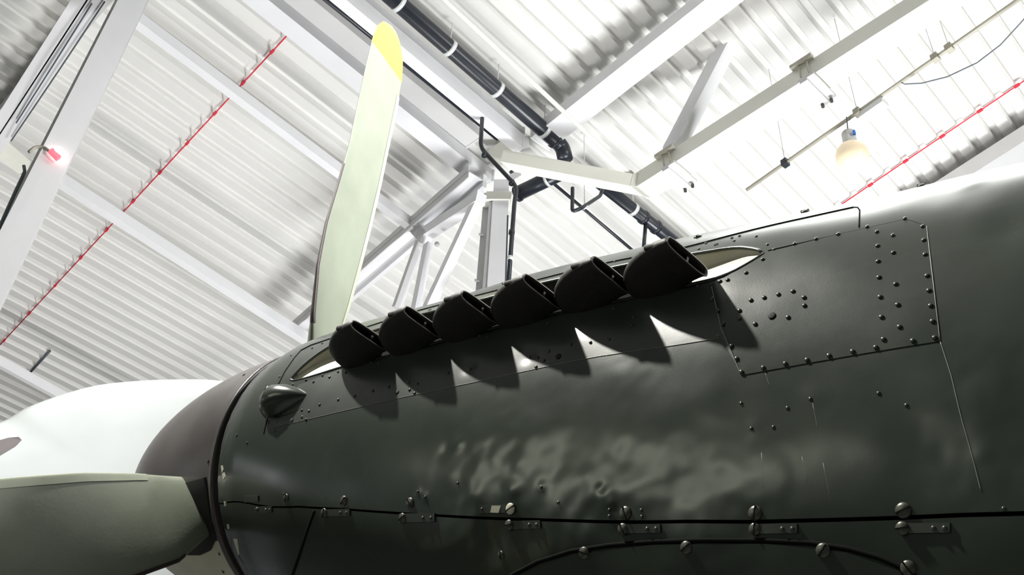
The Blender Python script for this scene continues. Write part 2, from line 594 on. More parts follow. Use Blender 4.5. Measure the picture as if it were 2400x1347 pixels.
    Geo().hexa([onrange(x, y, 8.2) for x, y in [(1222, 318), (1240, 314), (1240, 346), (1222, 350)]] + [onrange(x, y, 8.26) for x, y in [(1222, 318), (1240, 314), (1240, 346), (1222, 350)]]).build('plate', M_STEEL, E2)
    Geo().hexa([onrange(x, y, 8.3) for x, y in [(1192, 402), (1212, 390), (1222, 410), (1200, 424)]] + [onrange(x, y, 8.36) for x, y in [(1192, 402), (1212, 390), (1222, 410), (1200, 424)]]).build('plate', M_STEEL, E2)
    Geo().cbar(onrange(1196, 404, 8.25), onrange(1213, 394, 8.25), .025, .025).build('bolt', M_PIPE, E2)

    # --- left truss (below the slim purlin)
    P, Q = beam_ends((829, 648), (1096, 414), 8.25, 1.5, .0)
    s = perp_away(Q - P, P)
    E_ = empty('roof_truss', (P + Q) / 2)
    tag(E_, 'white roof truss with diagonals between the upright blade and the middle column', 'truss')
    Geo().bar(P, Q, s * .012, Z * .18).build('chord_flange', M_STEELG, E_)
    Geo().bar(P + Z * .08, Q + Z * .08, s * .2, Z * .012).build('chord_web', M_STEEL, E_)
    P2, Q2 = P + s * .2, Q + s * .2
    Geo().bar(P2, Q2, s * .05, Z * .18).build('chord_flange', M_STEEL, E_)
    pl = (Q - P).normalized().cross(Z)
    base = P + s * .12
    def mem(x0, y0, x1, y1, w, h, nm, m=M_STEEL, off=0.0):
        a, b = onplane(x0, y0, base + pl * off, pl), onplane(x1, y1, base + pl * off, pl)
        Geo().cbar(a, b, w, h, pl).build(nm, m, E_)
    mem(986, 556, 1128, 464, .13, .12, 'strut')
    mem(990, 552, 930, 722, .07, .09, 'diagonal', M_STEELG)
    mem(1004, 572, 972, 735, .09, .07, 'diagonal')
    mem(1122, 468, 1004, 722, .09, .10, 'diagonal')
    mem(978, 535, 1000, 560, .14, .12, 'node_plate', M_STEELG)
    p = onplane(1024, 572, base, pl)
    Geo().ball(p, .03, 10, 6).build('bolt_head', M_STEELG, E_, smooth=True)

    # --- right truss: bottom chord, end member, web
    P, Q = beam_ends((1490, 438), (2178, 0), 7.75, 0, 3)
    s = perp_away(Q - P, P)
    E_ = empty('roof_truss', (P + Q) / 2)
    tag(E_, 'ivory roof truss with a kinked bottom chord across the upper right', 'truss')
    Geo().bar(P, Q, s * .24, Z * .19).build('bottom_chord', M_CREAMST, E_)
    pl = (Q - P).normalized().cross(Z)
    if pl.dot(P - EYE) > 0: pl = -pl
    # end member from the kink up to the column head
    K = P
    t = onrange(1172, 378, 7.62)
    dd = (t - K).normalized()
    upv = pl.cross(dd)
    if upv.z < 0: upv = -upv
    Geo().bar(K - dd * .02, t, s * .20, upv * .21).build('end_member', M_CREAMST, E_)
    Geo().bar(K - dd * .03 - s * .005, K + dd * .05 - s * .005, s * .25, upv * .225).build('joint_plate', M_CREAMST, E_)
    a, b = onplane(1575, 356, P + s * .12, pl), onplane(1780, -40, P + s * .12, pl)
    Geo().cbar(a, b, .16, .14, pl).build('web_member', M_STEEL, E_)
    # beam clamps hanging on the chord
    for k_, (x, y) in enumerate([(1887, 178), (1566, 388)]):
        c = onplane(x, y, P - s * .0, pl)
        d = (Q - P).normalized()
        Ec = empty('beam_clamp', c)
        tag(Ec, ['bolted clamp with hanger rods on the ivory chord near the top', 'bolted clamp with hanger rods on the ivory chord near its kink'][k_], 'clamp', 'clamps on the ivory truss chord')
        top = onplane(x - 4, y - 28, P, pl) - s * .03
        Geo().cbar(top - d * .11, top + d * .11, .05, .04).build('cross_plate', M_ROD, Ec)
        for e in (-.035, .045):
            Geo().tube([top + d * e, c + d * (e + .01) - Z * .02 - s * .03], .009, 8).build('rod', M_ROD, Ec, smooth=True)
        sad = onplane(x + 28, y + 26, P, pl)
        lowz = P.z - .015
        cc = Vector((c.x, c.y, lowz)) - s * .04
        Geo().bar(cc - d * .06, cc + d * .10, s * .36, -Z * .03).build('saddle', M_STEELG, Ec)
        Geo().bar(cc - d * .045 - Z * .03, cc + d * .03 - Z * .03, s * .36, -Z * .03).build('saddle_lip', M_STEELG, Ec)
        for e in (-.03, .06):
            q = cc + d * e + s * .33 - Z * .055
            Geo().tube([q, q - Z * .04], .016, 8).build('bolt', M_SCREW, Ec)

    # tie rod to the kink
    p, q = onz(1040, -2, 7.95), onz(1488, 418, 7.95)
    d = (q - p).normalized()
    E_ = empty('tie_rod', (p + q) / 2)
    tag(E_, 'thin ivory tie rod running down to the kink of the right truss', 'rod')
    Geo().tube([p - d * 3, q], .022, 8).build('rod', M_CREAMST, E_, smooth=True)
    Geo().tube([q - d * .10, q + d * .02], .035, 10).build('end_fitting', M_ROD, E_, smooth=True)

    # --- big black drain pipe
    a, b = onz(925, 0, 8.58), onz(1318, 343, 8.58)
    d = (b - a).normalized()
    dn = onz(1296, 414, 8.42); dn2 = onz(1213, 454, 8.42)
    E_ = empty('drain_pipe', (a + b) / 2)
    tag(E_, 'thick black drain pipe held by white straps beside the propeller tip', 'pipe')
    R_ = .082
    Geo().tube(bend([a - d * 3, b, b + d * .05 + Vector((0, 0, -.16))], .12, 8), R_, 20).build('pipe_run', M_PIPE, E_, smooth=True)
    Geo().tube([b - d * .13, b - d * .10], R_ * 1.14, 20).build('coupling', M_PIPE, E_, smooth=True)
    for x, y in [(930, 12), (1053, 113), (1165, 210), (1277, 305)]:
        p = onz(x, y, 8.58)
        p = a + d * (p - a).dot(d)
        st = Geo().tube([p - d * .022, p + d * .022], R_ * 1.07, 20).build('strap', M_STRAP, E_, smooth=True)
        Geo().tube([p + Z * R_, p + Z * .40], .006, 6).build('hanger', M_STRAP, st)
    # cross run and the pipe beyond
    E_ = empty('drain_pipe', (dn + dn2) / 2)
    tag(E_, 'short black pipe length slanting under the ivory truss end', 'pipe')
    d3 = (dn2 - dn).normalized()
    Geo().tube([dn - d3 * .12, dn2], R_, 20).build('pipe_run', M_PIPE, E_, smooth=True)
    Geo().tube([dn2 - d3 * .02, dn2 + d3 * .012], R_ * 1.12, 20).build('coupling', M_PIPE, E_, smooth=True)
    Geo().tube([dn + d3 * .05, dn + d3 * .08], R_ * 1.08, 20).build('strap', M_STRAP, E_, smooth=True)
    a, b = onz(1395, 420, 8.58), onz(1580, 566, 8.58)
    d = (b - a).normalized()
    E_ = empty('drain_pipe', (a + b) / 2)
    tag(E_, 'far stretch of blue-black drain pipe with a white strap, meeting the cowling edge', 'pipe')
    Geo().tube([a, b + d * 1.5], .07, 18).build('pipe_run', M_PIPE, E_, smooth=True)
    for (x, y), m, r in [((1485, 490), M_STRAP, .076), ((1508, 510), M_PIPE, .082), ((1537, 533), M_PIPE, .082)]:
        p = onz(x, y, 8.58); p = a + d * (p - a).dot(d)
        Geo().tube([p - d * .022, p + d * .022], r, 18).build('strap' if m is M_STRAP else 'coupling', m, E_, smooth=True)
    p = onz(1485, 490, 8.58)
    Geo().tube([p + Z * .06, p + Z * .42], .006, 6).build('hanger', M_STRAP, E_)
    p = onz(1513, 526, 8.5)
    Geo().tube([p, onrange(1507, 600, math.hypot(p.x - EYE.x, p.y - EYE.y))], .022, 10).build('branch', M_PIPE, E_, smooth=True)

    # small black down pipe
    r0 = 7.35
    pts = [onrange(1131, 264, r0), onrange(1126, 346, r0), onrange(1212, 438, r0), onrange(1206, 470, r0), onrange(1186, 740, r0)]
    E_ = empty('down_pipe', pts[-1])
    tag(E_, 'thin black down pipe with two bends beside the middle column', 'pipe')
    Geo().tube(bend(pts, .09), .021, 12).build('pipe_run', M_PIPE, E_, smooth=True)
    for x, y, m in [(1200, 540, M_PIPE), (1196, 602, M_STRAP), (1136, 358, M_PIPE), (1200, 424, M_PIPE)]:
        p = onrange(x, y, r0)
        q = onrange(x - 1, y + 8, r0)
        Geo().tube([p, q], .028, 12).build('collar', m, E_, smooth=True)
    q0, q1 = onrange(1190, 505, r0 + .05), onrange(1184, 700, r0 + .05)
    Geo().tube([q0, q1], .008, 8).build('wire', M_WIRE, E_, smooth=True)
    # thin conduit runs
    p, q = onz(760, -3, 8.5), onz(1166, 326, 8.5)
    d = (q - p).normalized()
    tag(Geo().tube([p - d * 2, q], .022, 10).build('conduit', M_PIPE, smooth=True), 'thin black conduit running behind the yellow blade tip', 'conduit')
    p, q = onz(1286, 420, 8.5), onz(1480, 584, 8.5)
    d = (q - p).normalized()
    tag(Geo().tube([p, q + d * 1.5], .018, 10).build('conduit', M_PIPE, smooth=True), 'thin black conduit under the right truss running to the cowling edge', 'conduit')
    r1 = 8.02
    pts = [onrange(1342, 440, r1), onrange(1341, 496, r1), onrange(1362, 488, r1), onrange(1408, 458, r1 + .2), onrange(1412, 440, r1 + .2)]
    E_ = empty('bracket_pipe', pts[1])
    tag(E_, 'small black V-shaped pipe hanging under the ivory truss end', 'pipe')
    Geo().tube(bend(pts, .06), .02, 10).build('pipe_run', M_PIPE, E_, smooth=True)
    Geo().tube([onrange(1367, 486, r1 + .04), onrange(1374, 482, r1 + .06)], .026, 10).build('clip', M_STRAP, E_, smooth=True)
    _h = onrange(1370, 483, r1 + .05)
    Geo().tube([_h, Vector((_h.x, _h.y, EYE.z + 9.02))], .005, 6).build('hanger', M_STRAP, E_)

    # --- conduit rod, lamp, cables on the right
    a, b = onz(1750, 445, 7.6), onz(2400, -10, 7.6)
    d = (b - a).normalized()
    E_ = empty('conduit_rail', (a + b) / 2)
    tag(E_, 'thin brownish conduit rail slanting over the globe lamp', 'conduit')
    Geo().tube([a, b + d * 2], .018, 10).build('rail', M_ROD, E_, smooth=True)
    for x, y, k_ in [(1838, 380, 0), (2006, 260, 1), (2186, 130, 1), (2218, 106, 1)]:
        p = onz(x, y, 7.6); p = a + d * (p - a).dot(d)
        cl = Geo().cbar(p - d * .03, p + d * .03, .06, .07).build('rail_clip', M_PIPE if not k_ else M_ROD, E_)
        Geo().tube([p + Z * .03, p + Z * 1.38], .004, 6).build('hanger_wire', M_STRAP, cl)
    p = onz(2038, 245, 7.58)
    Geo().bar(p - d * .12, p + d * .12, perp_away(d, p) * .1, -Z * .06).build('junction_box', M_STEEL, E_)
    c = onz(1998, 366, 7.18)
    E_ = empty('globe_lamp', c)
    tag(E_, 'opal globe lamp with grey socket hanging under the conduit rail', 'lamp')
    Geo().ball(c, .145, 28, 18).build('globe', M_GLOBE, E_, smooth=True)
    ax = (onz(1986, 300, 7.6) - c).normalized()
    Geo().tube([c + ax * .12, c + ax * .33], .062, 18).build('socket', M_SOCK, E_, smooth=True)
    Geo().tube([c + ax * .33, c + ax * .36, onz(1984, 274, 7.56)], .005, 6).build('suspension_wire', M_WIRE, E_)
    tg = onz(2003, 315, 7.4)
    Geo().cbar(tg, tg + Z * .05, .02, .02).build('tag', M_BLUE, E_)
    Geo().tube([c + ax * .34, c + ax * .38 + RT * .05, tg + Z * .05], .004, 6).build('tag_wire', M_STRAP, E_)
    pts = [onz(x, y, 7.5) for x, y in [(2113, 193), (2120, 197), (2160, 195), (2220, 180), (2290, 147), (2345, 105), (2400, 45), (2450, -30)]]
    tag(Geo().tube(pts, .006, 6).build('cable', M_WIRE, smooth=True), 'loose blue-grey cable sagging in the upper right corner', 'cable')
    p, q = onz(70, 873, 8.985), onz(117, 822, 8.985)
    tag(Geo().tube([p, q], .018, 8).build('conduit', M_WIRE, smooth=True), 'short dark conduit under the deck at the far left', 'conduit')

    # red sensing cables with clips
    for k_, (a, b, beads) in enumerate([((0, 808), (752, -2), [(8, 797), (66, 733), (123, 666), (183, 601), (243, 535), (306, 468), (369, 401), (434, 333), (501, 264), (569, 194), (639, 122), (714, 45)]),
                                        ((2000, 460), (2402, 188), [(2040, 433), (2122, 377), (2206, 317), (2294, 257), (2380, 198)])]):
        p, q = onz(*a, 8.965), onz(*b, 8.965)
        d = (q - p).normalized()
        E_ = empty('red_cable', (p + q) / 2)
        tag(E_, ['long thin red cable stretched under the deck on the left', 'thin red cable under the deck on the right beyond the globe lamp'][k_], 'cable', 'red cables under the roof deck')
        Geo().tube([p - d * 2, q + d * 2], .0075, 6).build('line', M_RED, E_, smooth=True)
        for x, y in beads:
            c = onz(x, y, 8.965); c = p + d * (c - p).dot(d)
            Geo().cbar(c - d * .03, c + d * .03, *(.026, .022)).build('clip', M_RED, E_)


if BUILD_HANGAR:
    hangar()

# ------------------------------------------------------------------ other aircraft: pale wing beyond the spinner


def pale_wing():
    outline = [(-420, 1150), (-260, 1075), (-120, 1030), (0, 990), (60, 956), (140, 926), (220, 904), (300, 894), (400, 889), (520, 892), (640, 920), (720, 990),
               (740, 1100), (700, 1220), (600, 1330), (420, 1420), (200, 1440), (-60, 1400), (-300, 1290)]
    c0 = EYE + ray(150, 1100) * 5.2
    nrm = Vector((0.45, -0.62, -0.64)).normalized()
    pts = [onplane(x, y, c0, nrm) for x, y in outline]
    # smooth closed loop
    loop = []
    nn = len(pts)
    for i in range(nn):
        a, b, c, d = pts[i - 1], pts[i], pts[(i + 1) % nn], pts[(i + 2) % nn]
        for t in (0, .25, .5, .75):
            loop.append(.5 * ((2 * b) + (-a + c) * t + (2 * a - 5 * b + 4 * c - d) * t * t + (-a + 3 * b - 3 * c + d) * t ** 3))
    cen = sum(loop, Vector()) / len(loop)
    rings = []
    for k, off in [(0.0, 0), (.985, -.035), (1.0, 0.0), (.985, .035), (0, 0)]:
        pass
    prof = [(.5, -.075), (.8, -.06), (.94, -.035), (.985, -.018), (1.0, 0), (.985, .018), (.94, .035), (.8, .06), (.5, .075)]
    v, f = [], []
    m = len(loop)
    for k, off in prof:
        v += [cen + (p - cen) * k + nrm * off for p in loop]
    for r in range(len(prof) - 1):
        for i in range(m):
            f.append([r * m + i, r * m + (i + 1) % m, (r + 1) * m + (i + 1) % m, (r + 1) * m + i])
    v.append(cen - nrm * .085); v.append(cen + nrm * .085)
    for i in range(m):
        f.append([len(v) - 2, (i + 1) % m, i])
        f.append([len(v) - 1, (len(prof) - 1) * m + i, (len(prof) - 1) * m + (i + 1) % m])
    E_ = empty('aircraft_wing', cen)
    tag(E_, 'pale rounded wing of another aircraft beyond the dark spinner', 'wing')
    w = mesh_obj('wing_skin', v, f, M_WING, E_); fix_normals(w)
    # cast shadow near the left edge, built as a thin dark patch
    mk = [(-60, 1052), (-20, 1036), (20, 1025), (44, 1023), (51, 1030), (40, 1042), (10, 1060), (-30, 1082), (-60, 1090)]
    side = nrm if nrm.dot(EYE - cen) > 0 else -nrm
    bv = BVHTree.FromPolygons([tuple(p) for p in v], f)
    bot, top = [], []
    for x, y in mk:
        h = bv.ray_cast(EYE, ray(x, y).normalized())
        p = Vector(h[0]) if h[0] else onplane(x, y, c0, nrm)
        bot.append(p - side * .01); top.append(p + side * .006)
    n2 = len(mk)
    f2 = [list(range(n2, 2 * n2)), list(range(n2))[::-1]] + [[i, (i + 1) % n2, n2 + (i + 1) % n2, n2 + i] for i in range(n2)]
    o = mesh_obj('shadow_patch', bot + top, f2, M_WINGSH, E_, smooth=False); fix_normals(o)
    tag(o, 'cast shadow built as a dark grey rounded patch')


pale_wing()

# ------------------------------------------------------------------ the fighter
PLANE = empty('fighter_aircraft', Vector((HUB.x, HUB.y, 0)))
tag(PLANE, 'dark green propeller fighter aircraft nose with six exhaust stubs, parked below the roof', 'aircraft')

SLOT_UP = [(681, 896), (689, 875), (711, 848), (743, 826), (778, 808), (894, 769), (983, 738), (1139, 700), (1267, 664), (1436, 627), (1485, 617), (1628, 594), (1733, 577), (1777, 574), (1793, 584)]
SLOT_LO = [(681, 896), (798, 861), (916, 832), (1038, 798), (1170, 765), (1290, 737), (1430, 709), (1500, 693), (1602, 670), (1675, 654), (1718, 642), (1756, 625), (1786, 604), (1793, 584)]
SEAM = [(520, 1180), (600, 1183), (700, 1187), (800, 1192), (950, 1203), (1100, 1212), (1250, 1217), (1400, 1222), (1600, 1222), (1770, 1222), (1950, 1218), (2110, 1213), (2250, 1207), (2399, 1203)]
f_seam = curve_st(SEAM)
_u = [hit_st(*p) for p in SLOT_UP]
_l = [hit_st(*p) for p in SLOT_LO]
S_A, S_B = min(p[0] for p in _u + _l) + .001, max(p[0] for p in _u + _l) - .001
f_up0, f_lo0 = curve_st(SLOT_UP[1:-1]), curve_st(SLOT_LO[:-1])


def slot_edges(s):
    s = np.asarray(s, float)
    up, lo = f_up0(s), f_lo0(s)
    # ends close in rounded fashion
    tA = np.clip((s - S_A) / .09, 0, 1); tB = np.clip((S_B - s) / .10, 0, 1)
    r = np.sqrt(1 - (1 - tA) ** 2) * np.sqrt(1 - (1 - tB) ** 2)
    midA, midB = f_lo0(S_A + .01) + .02, .5 * (f_up0(S_B - .03) + f_lo0(S_B - .05))
    piv = np.where(s < (S_A + S_B) / 2, midA, midB)
    ins = (s > S_A) & (s < S_B)
    up2 = np.where(ins, piv + (up - piv) * r, piv)
    lo2 = np.where(ins, piv + (lo - piv) * r, piv)
    return np.maximum(up2, lo2), lo2


# dents: picture place, radius, depth (negative goes in)
DENTS = []
for px, py, r, dp in [(1100, 860, .020, -.0035), (1242, 836, .022, -.004), (1085, 1075, .05, -.004), (1130, 1130, .06, .004), (1060, 1120, .035, .003), (1250, 1040, .07, .005), (1310, 1075, .05, -.004),
                      (1180, 1100, .035, .003), (1400, 1110, .06, .003), (1700, 1050, .10, -.005), (1780, 1120, .07, .004), (1760, 1005, .02, .002), (2330, 1040, .05, .004), (2380, 980, .06, -.005),
                      (2250, 950, .08, .004), (2050, 1040, .1, .004), (980, 1155, .012, .002), (995, 1165, .012, .002), (1270, 1140, .012, .002), (1425, 1160, .02, .003), (1410, 1145, .012, -.003), (1435, 1180, .012, .003),
                      (1850, 1290, .08, -.004), (1650, 1300, .06, .004), (1330, 1260, .07, .004), (1150, 1280, .05, -.004), (1000, 1290, .06, .003), (2200, 460, .06, -.003), (2300, 500, .05, .003), (2360, 540, .04, -.003),
                      (1040, 1060, .02, -.003), (1075, 1040, .02, .003), (1120, 1020, .03, .002), (1200, 1150, .02, .003), (1215, 1085, .03, .003), (1330, 810, .04, .003), (1180, 815, .03, -.002), (2280, 430, .03, .002),
                      (1460, 1085, .04, -.003), (1560, 1010, .09, .004), (1900, 930, .03, .002), (2130, 980, .05, -.003)]:
    DENTS.append((np.array(hit(px, py)[0]), r, dp))


ZONES = [(np.array(hit(px, py)[0]), r, a) for px, py, r, a in [(1180, 1090, .14, .0026), (1400, 1130, .12, .0020), (1120, 1270, .12, .0022), (1700, 1060, .16, .0012), (2330, 1000, .12, .0022), (1650, 1310, .14, .0020), (1330, 1290, .10, .0020), (1480, 850, .08, .0012)]]


def relief(P, S):
    """small panel-beaten unevenness of the sheet metal"""
    out = np.zeros(P.shape[:-1])
    for c, r, dp in DENTS:
        d2 = ((P - c) ** 2).sum(-1) / (r * r)
        m = d2 < 9
        out[m] += .6 * dp * np.exp(-d2[m] * 1.6)
    flat = P.reshape(-1, 3)
    nz = np.empty(len(flat))
    for i, p in enumerate(flat):
        q = Vector(p)
        nz[i] = noise.noise(q * 4.5) * .0028 + noise.noise(q * 12.0) * .0006 + noise.noise(q * 40.0) * .00002
    out += nz.reshape(out.shape)
    base_nz = nz.copy()
    # battered zones low on the side panel
    for c, r, amp in ZONES:
        d2 = ((flat - c) ** 2).sum(-1) / (r * r)
        for i in np.where(d2 < 4)[0]:
            q = Vector(flat[i])
            nz[i] += amp * math.exp(-d2[i] * 1.3) * (noise.noise(q * 12.0) + .40 * noise.noise(q * 34.0 + Vector((3, 1, 7))))
    out += nz.reshape(out.shape) - base_nz.reshape(out.shape)
    edge = np.exp(-(S / .05) ** 2)
    nz2 = np.array([noise.noise(Vector(p) * 60.0) for p in flat]).reshape(out.shape)
    return out + nz2 * edge * .0009


def grid_faces(ni, nj, base=0):
    idx = np.arange(ni * nj).reshape(ni, nj) + base
    return np.stack([idx[:-1, :-1], idx[1:, :-1], idx[1:, 1:], idx[:-1, 1:]], -1).reshape(-1, 4).tolist()


def skin_part(name, svals, lo, up, nr, m, parent=PLANE, lip=.012, edge='both', rough=True, power=1.0):
    """sheet between two angle curves lo(s), up(s), edges folded inwards"""
    s = np.asarray(svals)
    lo_, up_ = lo(s), up(s)
    t = np.linspace(0, 1, nr) ** power
    T = lo_[:, None] + (up_ - lo_)[:, None] * t[None, :]
    S = np.repeat(s[:, None], nr, 1)
    P = skin_np(S, T); N = skin_nrm(S, T)
    if rough:
        P = P + N * relief(P, S)[..., None]
    ni, nj = P.shape[:2]
    V = [P.reshape(-1, 3)]; Fc = grid_faces(ni, nj); k = ni * nj

    def fold(E, EN):      # separate strip so the sheet edge stays crisp
        nonlocal k, Fc
        m_ = len(E)
        V.append(np.stack([E, E - EN * lip], 1).reshape(-1, 3))
        Fc = Fc + grid_faces(m_, 2, k); k += m_ * 2
    if edge in ('both', 'lo'): fold(P[:, 0], N[:, 0])
    if edge in ('both', 'up'): fold(P[:, -1], N[:, -1])
    fold(P[0], N[0])
    o = mesh_obj(name, [tuple(p) for p in np.concatenate(V)], Fc, m, parent)
    # outward facing sheet
    mid = (nj // 2) + (ni // 2) * nj
    return o


sv = np.concatenate([np.linspace(.012, .06, 20), np.arange(.064, 2.02, .0045), np.linspace(2.05, 3.0, 20)])
GAP = math.radians(.28)
TOPA = math.radians(105)
s_fwd = sv
cow = skin_part('upper_cowling', sv, lambda s: f_seam(s) + GAP, lambda s: slot_edges(s)[1], 104, M_PAINT)
cow2 = skin_part('upper_cowling', sv, lambda s: slot_edges(s)[0], lambda s: 0 * s + TOPA, 80, M_PAINT, edge='lo')
tag(cow2, 'shoulder of the cowling above the exhausts')
skin_part('top_cowling', sv[::4], lambda s: 0 * s + TOPA, lambda s: math.pi - f_seam(s), 44, M_PAINT, edge='up', rough=False)
low = skin_part('lower_cowling', sv, lambda s: 0 * s + math.radians(-80), lambda s: f_seam(s) - GAP, 80, M_PAINT, edge='up')
skin_part('lower_cowling', sv[::4], lambda s: -math.pi - f_seam(s), lambda s: 0 * s + math.radians(-80), 40, M_PAINT, edge='lo', rough=False)
# dark liner inside seam and nose opening
Ssl = sv[::6]
v_, f_ = [], []
for s in Ssl:
    w, zt, zb, z0, eu = sec(s)
    for k in range(48):
        a = 2 * math.pi * k / 48
        P = Vector(skin_np(np.array([s]), np.array([a]))[0]); ctr = air(s, 0, z0)
        v_.append(ctr + (P - ctr) * (.90 if s > .05 else .86))
f_ = []
for i in range(len(Ssl) - 1):
    for k in range(48):
        f_.append([i * 48 + k, i * 48 + (k + 1) % 48, (i + 1) * 48 + (k + 1) % 48, (i + 1) * 48 + k])
f_.append(list(range(48)))
fix_normals(mesh_obj('inner_liner', v_, f_, M_GAP, PLANE))
# rear fuselage behind the frame
ss = np.linspace(3.0, 8.0, 40)
skin_part('rear_fuselage', ss, lambda s: 0 * s - math.pi, lambda s: 0 * s + math.pi, 64, M_PAINT, edge='none', rough=False)

# exhaust trough: cream at both ends, black in the middle
ts = np.concatenate([np.linspace(S_A + .002, S_A + .12, 40), np.linspace(S_A + .125, S_B - .125, 120), np.linspace(S_B - .12, S_B - .002, 40)])
nr = 17
up_, lo_ = slot_edges(ts)
tt = np.linspace(0, 1, nr)
T = lo_[:, None] + (up_ - lo_)[:, None] * tt[None, :]
S = np.repeat(ts[:, None], nr, 1)
P = skin_np(S, T); N = skin_nrm(S, T)
endd = np.minimum(np.clip((ts - S_A) / .22, 0, 1), np.clip((S_B - ts) / .34, 0, 1))
dep = -.0 + .004 + .050 * (endd[:, None] ** .8) * np.minimum(1, np.minimum(tt / .30, (1 - tt) / .07))[None, :]
dep[:, 0] = .002
P = P - N * dep[..., None]
for nm, m_, a_, b_, lb in [('front_fairing', M_CREAM, -1, .452, 'cream painted scoop ahead of the exhausts'), ('exhaust_bay', M_BLACK, .440, 1.235, 'black bay behind the exhaust stubs'), ('rear_fairing', M_CREAM, 1.222, 9, 'cream painted scoop behind the last exhaust')]:
    k_ = np.where((ts >= a_) & (ts <= b_))[0]
    Pk = P[k_]
    tr = mesh_obj(nm, [tuple(p) for p in Pk.reshape(-1, 3)], grid_faces(*Pk.shape[:2]), m_, PLANE)
    fix_normals(tr)
    tag(tr, lb)


def lift(P):
    s = to_air(P)[0]
    return float(relief(np.array([[P[0], P[1], P[2]]]), np.array([s]))[0])


def on_skin(px, py, off=0.0):
    P, nn = hit(px, py)
    return P + nn * (off + lift(P))


def seam_line(pts, r, name='seam_line', parent=PLANE, m=M_GAP, off=0.0, n=6, dense=10):
    out = []
    for i in range(len(pts) - 1):
        for k in range(dense):
            t = k / dense
            out.append(on_skin(pts[i][0] + (pts[i + 1][0] - pts[i][0]) * t, pts[i][1] + (pts[i + 1][1] - pts[i][1]) * t, off))
    out.append(on_skin(*pts[-1], off))
    return Geo().tube(out, r, n).build(name, m, parent, smooth=True)


def patch(name, lowpts, uppts, nu, nv, off, m, parent=PLANE, skirt=.004):
    """thin plate laid on the skin between two picture polylines"""
    def samp(pts, t):
        a = np.array(pts, float)
        L = np.concatenate([[0], np.cumsum(np.hypot(*np.diff(a, axis=0).T))]); L /= L[-1]
        return np.interp(t, L, a[:, 0]), np.interp(t, L, a[:, 1])
    P = []
    for i in range(nu):
        x0, y0 = samp(lowpts, i / (nu - 1)); x1, y1 = samp(uppts, i / (nu - 1))
        for j in range(nv):
            t = j / (nv - 1)
            q, nn = hit(x0 + (x1 - x0) * t, y0 + (y1 - y0) * t)
            P.append((q, nn))
    PP = np.array([p[0] for p in P]).reshape(nu, nv, 3); NN = np.array([p[1] for p in P]).reshape(nu, nv, 3)
    Sx = np.array([to_air(Vector(p))[0] for p in PP.reshape(-1, 3)]).reshape(nu, nv)
    X = PP + NN * (relief(PP, Sx) + off)[..., None]
    V = [X.reshape(-1, 3)]; Fc = grid_faces(nu, nv); k = nu * nv
    for E, EN in ((X[0], NN[0]), (X[-1], NN[-1]), (X[:, 0], NN[:, 0]), (X[:, -1], NN[:, -1])):
        V.append(np.stack([E, E - EN * skirt], 1).reshape(-1, 3))
        Fc = Fc + grid_faces(len(E), 2, k); k += len(E) * 2
    return mesh_obj(name, [tuple(p) for p in np.concatenate(V)], Fc, m, parent)


# large riveted access plate, and the strip plate under the exhausts
plate = patch('access_plate', [(1737, 878), (1900, 850), (2060, 824), (2204, 800)], [(1668, 668), (1800, 592), (1960, 552), (2124, 514), (2172, 530)], 120, 60, .0012, M_PAINT)
strip_ = patch('exhaust_strip_plate', [(640, 1002), (860, 950), (1060, 905), (1400, 836), (1690, 791), (1722, 848)], [(652, 985), (700, 903), (798, 866), (1170, 770), (1500, 697), (1660, 664)], 160, 36, .0008, M_PAINT2)

seam_line([(705, 821), (730, 808), (763, 797), (900, 752), (983, 727), (1187, 674), (1421, 617), (1600, 579), (1775, 537), (1900, 508), (2000, 485)], .0022, dense=8)
seam_line([(2000, 485), (2010, 485), (2015, 492), (2014, 533)], .0015, dense=5)
seam_line([(652, 902), (668, 870), (690, 838), (705, 821)], .0016)
seam_line([(617, 1016), (622, 995), (630, 972)], .0016)
seam_line([(738, 1196), (722, 1240), (706, 1290), (686, 1347), (676, 1375)], .0035)
seam_line([(2204, 800), (2230, 880), (2256, 985), (2280, 1070), (2300, 1150)], .0009, m=M_EDGE)
seam_line([(2172, 530), (2188, 660), (2204, 800)], .0009, m=M_EDGE, off=.0006)
seam_line([(1800, 588), (1960, 552), (2124, 514), (2172, 530)], .0008, off=.0006)
seam_line([(1668, 672), (1690, 770), (1737, 878)], .0010, m=M_EDGE, off=.0008)
seam_line([(690, 990), (860, 950), (1060, 905), (1400, 836), (1690, 791)], .0007, m=M_EDGE, off=.0004)
for a_, b_ in [((1792, 870), (1803, 905)), ((1905, 945), (1918, 1010)), ((1880, 1070), (1892, 1130)), ((1930, 1085), (1948, 1175)), ((1785, 1060), (1790, 1150))]:
    seam_line([a_, b_], .0004, 'scratch', m=M_EDGE, off=-.0002, dense=4)
# rim of the exhaust slot
rim = [(Vector(skin_np(np.array([s]), np.array([t]))[0])) for s, t in
       [(s, slot_edges(s)[0]) for s in np.linspace(S_B - .001, S_A + .001, 90)] + [(s, slot_edges(s)[1]) for s in np.linspace(S_A + .002, S_B - .002, 90)]]
Geo().tube(rim + [rim[0]], .0035, 6).build('slot_rim', M_PAINT, PLANE, smooth=True)

